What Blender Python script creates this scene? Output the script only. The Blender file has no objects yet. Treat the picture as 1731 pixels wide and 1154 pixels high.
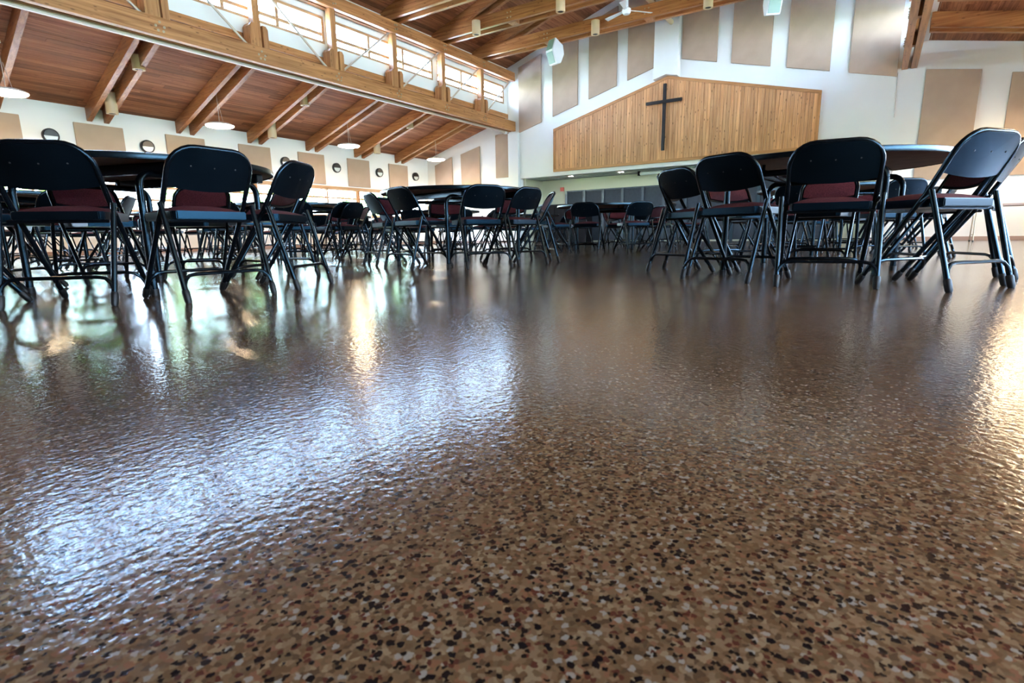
import bpy, bmesh, math, random
from mathutils import Vector, Matrix
random.seed(7)
PI = math.pi
S = bpy.context.scene
C = S.collection

# ------------------------------------------------------------------ camera
cam_d = bpy.data.cameras.new('camera'); cam = bpy.data.objects.new('camera', cam_d); C.objects.link(cam)
CAM_H = 0.30; PITCH = 0.197; YAW = 0.5905227; ROLL = -0.0161564; F_PX = 907.2
fw = Vector((math.cos(YAW)*math.cos(PITCH), math.sin(YAW)*math.cos(PITCH), -math.sin(PITCH)))
rt = fw.cross(Vector((0, 0, 1))).normalized(); up = rt.cross(fw)
cr, sr = math.cos(ROLL), math.sin(ROLL)
r2 = rt*cr + up*sr; u2 = up*cr - rt*sr
mw = Matrix(((r2.x, u2.x, -fw.x, 0), (r2.y, u2.y, -fw.y, 0), (r2.z, u2.z, -fw.z, CAM_H), (0, 0, 0, 1)))
cam.matrix_world = mw
cam_d.sensor_width = 36; cam_d.lens = F_PX/1731*36; cam_d.clip_start = 0.02; cam_d.clip_end = 300
cam_d.dof.use_dof = True; cam_d.dof.focus_distance = 2.6; cam_d.dof.aperture_fstop = 11
S.camera = cam

# ------------------------------------------------------------------ exposure, sky
S.view_settings.view_transform = 'Standard'; S.view_settings.look = 'None'
S.view_settings.gamma = 1; S.view_settings.use_curve_mapping = False
S.view_settings.exposure = 0.92
SKY = 50.0
w = bpy.data.worlds.new('world'); S.world = w; w.use_nodes = True
nt = w.node_tree; nt.nodes.clear()
tc = nt.nodes.new('ShaderNodeTexCoord'); sx = nt.nodes.new('ShaderNodeSeparateXYZ')
cr_ = nt.nodes.new('ShaderNodeValToRGB'); bg = nt.nodes.new('ShaderNodeBackground'); wo = nt.nodes.new('ShaderNodeOutputWorld')
cr_.color_ramp.elements[0].position = 0.0; cr_.color_ramp.elements[0].color = (0.64, 0.82, 1.0, 1)
cr_.color_ramp.elements[1].position = 0.6; cr_.color_ramp.elements[1].color = (0.24, 0.50, 1.0, 1)
nt.links.new(tc.outputs['Generated'], sx.inputs[0]); nt.links.new(sx.outputs['Z'], cr_.inputs[0])
nt.links.new(cr_.outputs[0], bg.inputs[0]); bg.inputs[1].default_value = SKY
nt.links.new(bg.outputs[0], wo.inputs[0])
sun_d = bpy.data.lights.new('sun', 'SUN'); sun = bpy.data.objects.new('sun', sun_d); C.objects.link(sun)
sun_d.energy = 300.0; sun_d.color = (1.0, 0.96, 0.90); sun_d.angle = 0.01
sun.rotation_euler = Vector((0.64, 0.0, -0.77)).to_track_quat('-Z', 'Z').to_euler(); sun.location = (-20, 5, 30)
# daylight guides set in the real window openings (portals: they only steer sky light, they emit nothing)
def portal(x, y, z, sx_, sz, toward):
    l = bpy.data.lights.new('daylight', 'AREA'); l.shape = 'RECTANGLE'; l.size = sx_; l.size_y = sz
    l.cycles.is_portal = True
    o = bpy.data.objects.new('daylight', l); C.objects.link(o)
    o.location = (x, y, z)
    o.rotation_euler = Vector(toward).to_track_quat('-Z', 'Z').to_euler()
    return o

# ------------------------------------------------------------------ materials
def mat(name, col=(0.8, 0.8, 0.8), rough=0.5, metal=0.0, spec=0.5, emit=None, es=0, tint=(1, 1, 1)):
    m = bpy.data.materials.new(name); m.use_nodes = True
    b = m.node_tree.nodes['Principled BSDF']
    b.inputs['Base Color'].default_value = (*col, 1); b.inputs['Roughness'].default_value = rough
    b.inputs['Metallic'].default_value = metal; b.inputs['Specular Tint'].default_value = (*tint, 1); b.inputs['Specular IOR Level'].default_value = spec
    if emit:
        b.inputs['Emission Color'].default_value = (*emit, 1); b.inputs['Emission Strength'].default_value = es
    return m

def nodes(m): return m.node_tree.nodes, m.node_tree.links, m.node_tree.nodes['Principled BSDF']

def noisy(m, scale=8, amt=0.15, bump=0.0, bscale=60, bdist=0.002):
    N, L, b = nodes(m); col = b.inputs['Base Color'].default_value[:]
    t = N.new('ShaderNodeTexCoord'); n = N.new('ShaderNodeTexNoise'); n.inputs['Scale'].default_value = scale; n.inputs['Detail'].default_value = 4
    L.new(t.outputs['Object'], n.inputs['Vector'])
    r = N.new('ShaderNodeValToRGB')
    r.color_ramp.elements[0].position = 0.3; r.color_ramp.elements[1].position = 0.7
    r.color_ramp.elements[0].color = (*[c*(1-amt) for c in col[:3]], 1); r.color_ramp.elements[1].color = (*[min(1, c*(1+amt)) for c in col[:3]], 1)
    L.new(n.outputs['Fac'], r.inputs[0]); L.new(r.outputs[0], b.inputs['Base Color'])
    if bump:
        n2 = N.new('ShaderNodeTexNoise'); n2.inputs['Scale'].default_value = bscale; L.new(t.outputs['Object'], n2.inputs['Vector'])
        bp = N.new('ShaderNodeBump'); bp.inputs['Strength'].default_value = bump; bp.inputs['Distance'].default_value = bdist
        L.new(n2.outputs['Fac'], bp.inputs['Height']); L.new(bp.outputs[0], b.inputs['Normal'])
    return m

def wood(name, axis, dark, light, rough=0.42, var=0.35, grain=26, knots=0.0, spec=0.25):
    """axis = index of the grain direction; works in object space (metres)."""
    m = mat(name, light, rough, spec=spec); N, L, b = nodes(m)
    t = N.new('ShaderNodeTexCoord'); geo = N.new('ShaderNodeNewGeometry'); oi = N.new('ShaderNodeObjectInfo')
    rnd = N.new('ShaderNodeMath'); rnd.operation = 'ADD'
    L.new(geo.outputs['Random Per Island'], rnd.inputs[0]); L.new(oi.outputs['Random'], rnd.inputs[1])
    fr = N.new('ShaderNodeMath'); fr.operation = 'FRACT'; L.new(rnd.outputs[0], fr.inputs[0])
    off = N.new('ShaderNodeVectorMath'); off.operation = 'SCALE'; off.inputs[0].default_value = (13.1, 7.7, 9.3); L.new(fr.outputs[0], off.inputs['Scale'])
    add = N.new('ShaderNodeVectorMath'); add.operation = 'ADD'; L.new(t.outputs['Object'], add.inputs[0]); L.new(off.outputs[0], add.inputs[1])
    mp = N.new('ShaderNodeMapping'); sc = [grain]*3; sc[axis] = grain*0.045; mp.inputs['Scale'].default_value = sc
    L.new(add.outputs[0], mp.inputs[0])
    n = N.new('ShaderNodeTexNoise'); n.inputs['Scale'].default_value = 1.0; n.inputs['Detail'].default_value = 5; n.inputs['Distortion'].default_value = 0.6
    L.new(mp.outputs[0], n.inputs['Vector'])
    r = N.new('ShaderNodeValToRGB'); r.color_ramp.elements[0].position = 0.32; r.color_ramp.elements[1].position = 0.68
    r.color_ramp.elements[0].color = (*dark, 1); r.color_ramp.elements[1].color = (*light, 1)
    L.new(n.outputs['Fac'], r.inputs[0])
    out = r.outputs[0]
    if knots:
        mk = N.new('ShaderNodeMapping'); s2 = [13.0]*3; s2[axis] = 5.0; mk.inputs['Scale'].default_value = s2
        L.new(add.outputs[0], mk.inputs[0])
        v = N.new('ShaderNodeTexVoronoi'); v.inputs['Scale'].default_value = 1.0; L.new(mk.outputs[0], v.inputs['Vector'])
        kr = N.new('ShaderNodeValToRGB'); kr.color_ramp.elements[0].position = 0.09; kr.color_ramp.elements[1].position = 0.20
        kr.color_ramp.elements[0].color = (1, 1, 1, 1); kr.color_ramp.elements[1].color = (0, 0, 0, 1)
        L.new(v.outputs['Distance'], kr.inputs[0])
        km = N.new('ShaderNodeMath'); km.operation = 'MULTIPLY'; km.inputs[1].default_value = knots; L.new(kr.outputs[0], km.inputs[0])
        mx = N.new('ShaderNodeMixRGB'); mx.inputs[2].default_value = (*[c*0.35 for c in dark], 1)
        L.new(km.outputs[0], mx.inputs[0]); L.new(out, mx.inputs[1]); out = mx.outputs[0]
    mr = N.new('ShaderNodeMapRange'); mr.inputs[3].default_value = 1-var; mr.inputs[4].default_value = 1+var*0.7
    L.new(fr.outputs[0], mr.inputs[0])
    ml = N.new('ShaderNodeVectorMath'); ml.operation = 'SCALE'; L.new(out, ml.inputs[0]); L.new(mr.outputs[0], ml.inputs['Scale'])
    L.new(ml.outputs[0], b.inputs['Base Color'])
    return m

M = {}
M['wall'] = noisy(mat('wall_paint', (0.82, 0.83, 0.80), 0.65), 1.2, 0.02, 0.15, 220, 0.001)
M['panel'] = noisy(mat('panel_fabric', (0.43, 0.32, 0.24), 0.9, spec=0.15), 3, 0.05, 0.4, 500, 0.001)
M['beam_x'] = wood('beam_wood_along', 0, (0.27, 0.105, 0.035), (0.52, 0.245, 0.095), 0.38, 0.12, 22, 0.7)
M['beam_y'] = wood('beam_wood_across', 1, (0.25, 0.09, 0.028), (0.47, 0.21, 0.075), 0.38, 0.12, 22, 0.6)
M['beam_z'] = wood('beam_wood_upright', 2, (0.30, 0.125, 0.045), (0.52, 0.26, 0.11), 0.38, 0.12, 22, 0.5)
M['ceil'] = wood('ceiling_boards', 0, (0.175, 0.062, 0.027), (0.36, 0.150, 0.074), 0.65, 0.38, 24, 0.4, 0.10)
M['cladding'] = wood('cladding_boards', 2, (0.44, 0.200, 0.085), (0.72, 0.395, 0.20), 0.36, 0.22, 26, 0.9)
M['trim'] = wood('trim_wood', 1, (0.36, 0.165, 0.065), (0.52, 0.26, 0.11), 0.4, 0.1, 22)
M['frame'] = wood('window_wood', 0, (0.36, 0.20, 0.10), (0.55, 0.34, 0.19), 0.45, 0.1, 22)
M['base'] = mat('baseboard_paint', (0.36, 0.24, 0.19), 0.5)
M['steel'] = noisy(mat('chair_steel', (0.0015, 0.002, 0.003), 0.26, 0.0, 0.30, tint=(0.42, 0.76, 1.0)), 6, 0.3)  # specular tint puts the sky's blue glint into the black steel
M['steel_flat'] = noisy(mat('chair_sheet_steel', (0.0012, 0.002, 0.003), 0.32, 0.0, 0.24, tint=(0.20, 0.62, 1.0)), 6, 0.3, 0.05, 300, 0.0005)  # stronger tint paints a blue sky sheen on the black sheets
M['rubber'] = mat('black_rubber', (0.003, 0.003, 0.003), 0.5, spec=0.3)
M['fabric'] = noisy(mat('maroon_fabric', (0.058, 0.011, 0.015), 0.85, spec=0.15), 120, 0.45, 0.5, 700, 0.0008)
M['tabletop'] = noisy(mat('table_laminate', (0.003, 0.004, 0.005), 0.32), 5, 0.2)
M['tableunder'] = noisy(mat('table_underside', (0.17, 0.098, 0.062), 0.6), 9, 0.25)
M['bolt'] = mat('bolt_steel', (0.42, 0.33, 0.22), 0.45, 0.7)
M['screw'] = mat('screw_steel', (0.05, 0.055, 0.06), 0.4, 0.5)
M['rod'] = mat('truss_rod_paint', (0.55, 0.47, 0.38), 0.45, 0.3)
M['tan'] = mat('tan_metal', (0.62, 0.47, 0.28), 0.45)
M['black'] = mat('black_interior', (0.006, 0.006, 0.006), 0.6)
M['track'] = mat('track_metal', (0.50, 0.44, 0.36), 0.4, 0.3)
M['cross'] = noisy(mat('dark_metal_cross', (0.018, 0.016, 0.018), 0.38, 0.3), 5, 0.3)
M['white'] = mat('white_enamel', (0.75, 0.77, 0.75), 0.35)
M['grille'] = mat('pale_grille', (0.26, 0.38, 0.32), 0.6)
M['sconce'] = mat('sconce_black', (0.02, 0.022, 0.025), 0.4)
M['sconce_glass'] = mat('sconce_glass', (0.62, 0.68, 0.68), 0.25)
M['lamp'] = mat('pendant_glow', (0.9, 0.85, 0.75), 0.4, emit=(1.0, 0.74, 0.46), es=62)
M['lampglow'] = mat('spot_glow', (0.9, 0.9, 0.85), 0.4, emit=(1.0, 0.92, 0.8), es=45)
M['soffit'] = mat('soffit_paint', (0.26, 0.29, 0.28), 0.6)
M['part'] = noisy(mat('partition_fabric', (0.026, 0.034, 0.044), 0.8), 14, 0.15)
M['partf'] = mat('partition_metal', (0.02, 0.04, 0.055), 0.35)
M['red'] = mat('alarm_red', (0.45, 0.05, 0.04), 0.4)
M['dark'] = mat('dark_laminate', (0.008, 0.007, 0.008), 0.7, spec=0.1)
M['bounce_paving'] = noisy(mat('bounce_paving', (0.42, 0.36, 0.30), 0.9), 2, 0.15)
M['roofing'] = mat('pale_roofing', (0.42, 0.46, 0.50), 0.6)
M['alcove'] = mat('alcove_yellow_green', (0.60, 0.60, 0.44), 0.7)  # yellow-green tint on the alcove walls
M['grass'] = noisy(mat('lawn', (0.11, 0.17, 0.06), 0.9), 3, 0.3)
M['leaf'] = noisy(mat('tree_leaves', (0.12, 0.26, 0.05), 0.8), 9, 0.5)
M['bark'] = noisy(mat('tree_bark', (0.16, 0.11, 0.07), 0.9), 9, 0.3)
M['ext'] = mat('outside_eave_paint', (0.30, 0.36, 0.44), 0.7)

def glass():
    m = bpy.data.materials.new('window_glass'); m.use_nodes = True; N = m.node_tree.nodes; L = m.node_tree.links; N.clear()
    o = N.new('ShaderNodeOutputMaterial'); mx = N.new('ShaderNodeMixShader'); tr = N.new('ShaderNodeBsdfTransparent'); gl = N.new('ShaderNodeBsdfGlossy')
    lw = N.new('ShaderNodeLayerWeight'); lw.inputs['Blend'].default_value = 0.5; gl.inputs['Roughness'].default_value = 0.02
    pw = N.new('ShaderNodeMath'); pw.operation = 'POWER'; pw.inputs[1].default_value = 4.0; L.new(lw.outputs['Facing'], pw.inputs[0])
    f = N.new('ShaderNodeMath'); f.operation = 'MULTIPLY_ADD'; f.inputs[1].default_value = 0.6; f.inputs[2].default_value = 0.035; L.new(pw.outputs[0], f.inputs[0])
    tr.inputs[0].default_value = (0.98, 0.99, 0.985, 1)
    L.new(f.outputs[0], mx.inputs[0]); L.new(tr.outputs[0], mx.inputs[1]); L.new(gl.outputs[0], mx.inputs[2]); L.new(mx.outputs[0], o.inputs[0])
    return m
M['glass'] = glass()

def floor_mat():
    m = mat('flake_epoxy_floor', (0.2, 0.12, 0.07), 0.14, spec=0.45); N, L, b = nodes(m)
    t = N.new('ShaderNodeTexCoord')
    # broken-up coordinates so that the chips have ragged outlines
    dn = N.new('ShaderNodeTexNoise'); dn.inputs['Scale'].default_value = 260; dn.inputs['Detail'].default_value = 1
    L.new(t.outputs['Object'], dn.inputs['Vector'])
    ds = N.new('ShaderNodeVectorMath'); ds.operation = 'SCALE'; ds.inputs['Scale'].default_value = 0.0045; L.new(dn.outputs['Color'], ds.inputs[0])
    co = N.new('ShaderNodeVectorMath'); co.operation = 'ADD'; L.new(t.outputs['Object'], co.inputs[0]); L.new(ds.outputs[0], co.inputs[1])
    def vor(scale, seed):
        of = N.new('ShaderNodeVectorMath'); of.operation = 'ADD'; of.inputs[1].default_value = (seed, seed*1.7, 0)
        L.new(co.outputs[0], of.inputs[0])
        v = N.new('ShaderNodeTexVoronoi'); v.voronoi_dimensions = '2D'; v.inputs['Scale'].default_value = scale; L.new(of.outputs[0], v.inputs['Vector'])
        s = N.new('ShaderNodeSeparateColor'); L.new(v.outputs['Color'], s.inputs[0])
        return v, s
    v1, s1 = vor(230, 0.0)
    r = N.new('ShaderNodeValToRGB'); cr = r.color_ramp; cr.interpolation = 'CONSTANT'
    base = [(0.0, (0.150, 0.078, 0.040)), (0.22, (0.200, 0.112, 0.060)), (0.42, (0.235, 0.145, 0.085)), (0.58, (0.165, 0.098, 0.052)),
            (0.70, (0.225, 0.100, 0.056)), (0.80, (0.28, 0.19, 0.115)), (0.90, (0.105, 0.058, 0.033))]
    cr.elements[0].position = 0; cr.elements[0].color = (*base[0][1], 1)
    cr.elements[1].position = base[1][0]; cr.elements[1].color = (*base[1][1], 1)
    for p, c in base[2:]:
        e = cr.elements.new(p); e.color = (*c, 1)
    L.new(s1.outputs[0], r.inputs[0]); col = r.outputs[0]
    def layer(scale, seed, lo, size, colour, col):
        v, s = vor(scale, seed)
        g = N.new('ShaderNodeMath'); g.operation = 'GREATER_THAN'; g.inputs[1].default_value = lo; L.new(s.outputs[1], g.inputs[0])
        d = N.new('ShaderNodeMath'); d.operation = 'LESS_THAN'; d.inputs[1].default_value = size; L.new(v.outputs['Distance'], d.inputs[0])
        p = N.new('ShaderNodeMath'); p.operation = 'MULTIPLY'; L.new(g.outputs[0], p.inputs[0]); L.new(d.outputs[0], p.inputs[1])
        mx = N.new('ShaderNodeMixRGB'); L.new(p.outputs[0], mx.inputs[0]); L.new(col, mx.inputs[1]); mx.inputs[2].default_value = (*colour, 1)
        return mx.outputs[0]
    col = layer(150, 3.3, 0.87, 0.44, (0.32, 0.27, 0.24), col)
    col = layer(200, 8.1, 0.88, 0.50, (0.10, 0.030, 0.020), col)
    col = layer(130, 5.9, 0.85, 0.42, (0.010, 0.008, 0.010), col)
    col = layer(240, 11.9, 0.88, 0.5, (0.012, 0.010, 0.010), col)
    # large soft blotches of wear
    bn = N.new('ShaderNodeTexNoise'); bn.inputs['Scale'].default_value = 1.6; bn.inputs['Detail'].default_value = 3; L.new(t.outputs['Object'], bn.inputs['Vector'])
    mr = N.new('ShaderNodeMapRange'); mr.inputs[1].default_value = 0.3; mr.inputs[2].default_value = 0.7; mr.inputs[3].default_value = 0.9; mr.inputs[4].default_value = 1.1
    L.new(bn.outputs['Fac'], mr.inputs[0])
    sc = N.new('ShaderNodeVectorMath'); sc.operation = 'SCALE'; L.new(col, sc.inputs[0]); L.new(mr.outputs[0], sc.inputs['Scale'])
    dk = N.new('ShaderNodeVectorMath'); dk.operation = 'MULTIPLY'; dk.inputs[1].default_value = (0.48, 0.50, 0.475); L.new(sc.outputs[0], dk.inputs[0]); L.new(dk.outputs[0], b.inputs['Base Color'])
    # orange-peel clear coat
    n1 = N.new('ShaderNodeTexNoise'); n1.inputs['Scale'].default_value = 75; n1.inputs['Detail'].default_value = 2.5; L.new(t.outputs['Object'], n1.inputs['Vector'])
    b1 = N.new('ShaderNodeBump'); b1.inputs['Strength'].default_value = 1.0; b1.inputs['Distance'].default_value = 0.0009
    L.new(n1.outputs['Fac'], b1.inputs['Height'])
    L.new(b1.outputs[0], b.inputs['Normal'])
    return m
M['floor'] = floor_mat()

# ------------------------------------------------------------------ helpers
def tag(o, label=None, cat=None, group=None, kind=None):
    if label: o['label'] = label
    if cat: o['category'] = cat
    if group: o['group'] = group
    if kind: o['kind'] = kind
    return o

class MB:
    def __init__(s): s.v = []; s.f = []; s.smooth = False
    def box(s, x0, x1, y0, y1, z0, z1):
        i = len(s.v)
        s.v += [(x0, y0, z0), (x1, y0, z0), (x1, y1, z0), (x0, y1, z0), (x0, y0, z1), (x1, y0, z1), (x1, y1, z1), (x0, y1, z1)]
        s.f += [(i, i+3, i+2, i+1), (i+4, i+5, i+6, i+7), (i, i+1, i+5, i+4), (i+1, i+2, i+6, i+5), (i+2, i+3, i+7, i+6), (i+3, i, i+4, i+7)]
        return s
    def hexa(s, p):      # eight corners: bottom four, top four
        i = len(s.v); s.v += [tuple(q) for q in p]
        s.f += [(i, i+3, i+2, i+1), (i+4, i+5, i+6, i+7), (i, i+1, i+5, i+4), (i+1, i+2, i+6, i+5), (i+2, i+3, i+7, i+6), (i+3, i, i+4, i+7)]
        return s
    def prism(s, poly, d):   # polygon (3-D points) pushed along vector d
        i = len(s.v); n = len(poly); d = Vector(d)
        s.v += [tuple(Vector(p)) for p in poly] + [tuple(Vector(p)+d) for p in poly]
        s.f += [tuple(range(i, i+n))[::-1], tuple(range(i+n, i+2*n))]
        for k in range(n): s.f.append((i+k, i+(k+1) % n, i+n+(k+1) % n, i+n+k))
        return s
    def tube(s, pts, r, n=8, cap=True, radii=None):
        pts = [Vector(p) for p in pts]; i0 = len(s.v); m = len(pts); nrm = None
        for k, p in enumerate(pts):
            t = (pts[min(k+1, m-1)] - pts[max(k-1, 0)]).normalized()
            if nrm is None:
                a = Vector((0, 0, 1)) if abs(t.z) < 0.9 else Vector((1, 0, 0)); nrm = (a - t*a.dot(t)).normalized()
            else:
                nrm = (nrm - t*nrm.dot(t)).normalized()
            bn = t.cross(nrm); rr = radii[k] if radii else r
            for j in range(n):
                a = 2*PI*j/n; s.v.append(tuple(p + (nrm*math.cos(a) + bn*math.sin(a))*rr))
        for k in range(m-1):
            for j in range(n):
                a = i0+k*n+j; b_ = i0+k*n+(j+1) % n
                s.f.append((a, b_, b_+n, a+n))
        if cap:
            s.f.append(tuple(i0+j for j in range(n))[::-1]); s.f.append(tuple(i0+(m-1)*n+j for j in range(n)))
        return s
    def lathe(s, prof, cx=0, cy=0, n=24, closed=True):   # profile (r, z)
        i0 = len(s.v); m = len(prof)
        for r, z in prof:
            for j in range(n):
                a = 2*PI*j/n; s.v.append((cx+r*math.cos(a), cy+r*math.sin(a), z))
        for k in range(m-1):
            for j in range(n):
                a = i0+k*n+j; b_ = i0+k*n+(j+1) % n
                s.f.append((a, b_, b_+n, a+n))
        if closed:
            s.f.append(tuple(i0+j for j in range(n))[::-1]); s.f.append(tuple(i0+(m-1)*n+j for j in range(n)))
        return s
    def mesh(s, name, m, smooth=False, bevel=0):
        me = bpy.data.meshes.new(name); me.from_pydata(s.v, [], s.f)
        bm = bmesh.new(); bm.from_mesh(me); bmesh.ops.recalc_face_normals(bm, faces=bm.faces)
        if bevel:
            bmesh.ops.bevel(bm, geom=[e for e in bm.edges if e.is_manifold and e.calc_face_angle(0) > 0.6], offset=bevel, segments=2, affect='EDGES', clamp_overlap=True)
        bm.to_mesh(me); bm.free()
        me.materials.append(m)
        if smooth:
            me.shade_smooth()
            for e in me.edges: pass
            me.set_sharp_from_angle(angle=0.7)
        return me
    def build(s, name, m, parent=None, smooth=False, bevel=0):
        return link(name, s.mesh(name, m, smooth, bevel), parent)

def link(name, me, parent=None):
    o = bpy.data.objects.new(name, me); C.objects.link(o)
    if parent: o.parent = parent
    return o
def empty(name, loc=(0, 0, 0), rz=0):
    o = bpy.data.objects.new(name, None); C.objects.link(o); o.location = loc; o.rotation_euler = (0, 0, rz); o.empty_display_size = 0.1
    return o
def copy_tree(o, parent=None):
    c = o.copy(); C.objects.link(c); c.parent = parent
    for ch in KIDS.get(o.name, ()): copy_tree2(ch, c)
    return c
KIDS = {}
def index_kids():
    KIDS.clear()
    for o in C.objects:
        if o.parent: KIDS.setdefault(o.parent.name, []).append(o)
def copy_tree2(o, parent):
    c = o.copy(); C.objects.link(c); c.parent = parent
    for ch in KIDS.get(o.name, ()): copy_tree2(ch, c)
def struct(name, mb, m, parent=None, **k):
    o = mb.build(name, m, parent, **k)
    if not parent: o['kind'] = 'structure'
    return o

# ------------------------------------------------------------------ key dimensions (metres)
XN, XF = -7.0, 16.5          # wall behind the camera, wall with the cross
YL, YR = 14.92, -4.45        # window walls
TL, TR = 10.76, -0.12        # inner faces of the two trusses
CL, CRr = 11.10, -0.48-0.0   # clerestory wall planes
RIDGE = 5.35; RZ = 7.66
POST = [3.26-1.91*2, 3.26-1.91, 3.26, 5.17, 7.08, 9.00, 10.93, 12.85, 14.72]
POSTX = [-6.30, -4.38, -2.47] + POST
RAFT = [3.68-1.88*k for k in (5, 4, 3, 2, 1)] + [3.68+1.88*k for k in range(7)]
def zl(y): return 3.21 + 0.283*(YL-y)             # left aisle ceiling
def zr(y): return 4.47 - 0.204*(-0.76-y)          # right aisle ceiling
def zn(y): return RZ - 0.311*abs(y-RIDGE)         # nave ceiling

# ------------------------------------------------------------------ floor, outside ground
struct('floor', MB().box(XN-.2, XF+1.6, YR-.2, YL+.2, -0.1, 0.0), M['floor'])

# ------------------------------------------------------------------ wall_left with window openings
mb = MB()
mb.box(XN, XF, YL, YL+.25, 0, 0.98)
mb.box(XN, XF, YL, YL+.25, 1.91, 3.6)
struct('wall_left', mb, M['wall'])
mb = MB(); mb.box(XN, XF, YL-.02, YL-.002, 0, 0.085)
struct('baseboard_left', mb, M['base'])
def window(n, x0, x1, y, yo, z0, z1, nm, transoms, fw_=0.05, md=0.10, hm=.028, ht=.026):
    """window in a wall parallel to X; y = room side plane, yo = outward sign"""
    e = empty('window_%d' % n, ((x0+x1)/2, y, z0)); e['kind'] = 'structure'
    def P(name, m_, *b):
        xs = (b[0]-(x0+x1)/2, b[1]-(x0+x1)/2); ys = sorted((b[2]-y, b[3]-y)); zs = (b[4]-z0, b[5]-z0)
        return MB().box(xs[0], xs[1], ys[0], ys[1], zs[0], zs[1]).build(name, m_, e)
    ya, yb = y+yo*0.02, y+yo*(0.02+md)
    P('window_frame', M['frame'], x0, x1, ya, yb, z1-fw_, z1); P('window_frame', M['frame'], x0, x1, ya, yb, z0, z0+fw_)
    P('window_frame', M['frame'], x0, x0+fw_, ya, yb, z0+fw_, z1-fw_); P('window_frame', M['frame'], x1-fw_, x1, ya, yb, z0+fw_, z1-fw_)
    w_ = (x1-x0)/(nm+1); ym = y+yo*(0.02+md/2)
    for k in range(1, nm+1):
        xm = x0+w_*k; P('mullion', M['frame'], xm-hm, xm+hm, ya, yb, z0+fw_, z1-fw_)
    zz = [z0+fw_] + transoms + [z1-fw_]
    for k in range(nm+1):
        xa = x0+w_*k+(fw_ if k == 0 else hm); xb = x0+w_*(k+1)-(fw_ if k == nm else hm)
        for t_ in transoms: P('transom', M['frame'], xa, xb, ya+yo*.02, yb-yo*.02, t_-ht, t_+ht)
        for q in range(len(zz)-1):
            za = zz[q]+(ht if q else 0); zb = zz[q+1]-(ht if q < len(zz)-2 else 0)
            P('pane', M['glass'], xa, xb, ym-.003, ym+.003, za, zb)
    return e
wn = 1
WU = [(-5.78, -2.04), (-2.04, 1.70), (1.70, 5.44), (5.44, 9.20), (9.20, 12.94), (12.94, 16.5)]
for a, b_ in WU:
    window(wn, a+.035, b_-.035, YL, 1, 0.98, 1.87, 2, [1.27, 1.57]); wn += 1
    portal((a+b_)/2, YL+.20, 1.43, b_-a-.1, .86, (0, -1, 0))
mb = MB(); mb.box(XN, XF, YL-.03, YL+.13, 1.84, 1.93)
struct('trim_1', mb, M['frame'])
mb = MB(); mb.box(XN, XF, YL-.05, YL+.13, 0.94, 0.985)
struct('trim_2', mb, M['frame'])
for k, x in enumerate([-5.78, -2.04, 1.70, 5.44, 9.20, 12.94]):
    struct('trim_%d' % (3+k), MB().box(x-.04, x+.04, YL-.02, YL+.13, 0.985, 1.84), M['beam_z'])
mb = MB(); mb.box(XN, -5.82, YL, YL+.25, .98, 1.91); struct('wall_left_pier', mb, M['wall'])

# ------------------------------------------------------------------ wall_right, with matching windows
mb = MB()
mb.box(XN, XF, YR-.25, YR, 0, 0.9); mb.box(XN, XF, YR-.25, YR, 1.95, 4.0)
mb.box(12.2, XF, YR-.25, YR, .9, 1.95); mb.box(XN, -2.2, YR-.25, YR, .9, 1.95)
struct('wall_right', mb, M['wall'])
for a, b_ in ((-2.2, 1.4), (1.4, 5.0), (5.0, 8.6), (8.6, 12.2)):
    window(wn, a+.03, b_-.03, YR, -1, 0.92, 1.93, 2, [1.27, 1.57]); wn += 1
    portal((a+b_)/2, YR-.20, 1.43, b_-a-.1, .95, (0, 1, 0))
struct('baseboard_right', MB().box(XN, XF, YR+.002, YR+.02, 0, 0.085), M['base'])

# ------------------------------------------------------------------ wall behind the camera
mb = MB()
prof = [(YR-.25, 0), (YL+.25, 0), (YL+.25, zl(YL)), (CL, zl(CL)), (CL, zn(CL)), (RIDGE, RZ+.05), (CRr, zn(CRr)), (CRr, zr(CRr)), (YR-.25, zr(YR))]
mb.prism([(XN-.25, p[0], p[1]+(.06 if p[1] > 1 else 0)) for p in prof], (.25, 0, 0))
struct('wall_near', mb, M['ceil'])  # unseen wall, given dark boards so the chair backs reflect dark
for k, y in enumerate((3.6, 4.55)):
    d = struct('door_%d' % (k+1), MB().box(XN, XN+.05, y, y+.92, 0, 2.1), M['beam_z'])
    MB().tube([(XN+.09, y+(.84 if k == 0 else .08), .95), (XN+.09, y+(.84 if k == 0 else .08), 1.2)], .012, 8).build('door_handle', M['bolt'], d)

# ------------------------------------------------------------------ far wall (cross wall) with the alcove
AL0, AL1, AX, AZ = 0.15, 10.6, 17.87, 2.21
mb = MB()
X0, X1 = XF, XF+.2
# left aisle part
mb.prism([(X0, AL1, 0), (X0, YL+.25, 0), (X0, YL+.25, zl(YL)+.06), (X0, CL+.16, zl(CL)+.06), (X0, CL+.16, zn(CL)+.06), (X0, AL1, zn(AL1)+.06)], (.2, 0, 0))
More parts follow.
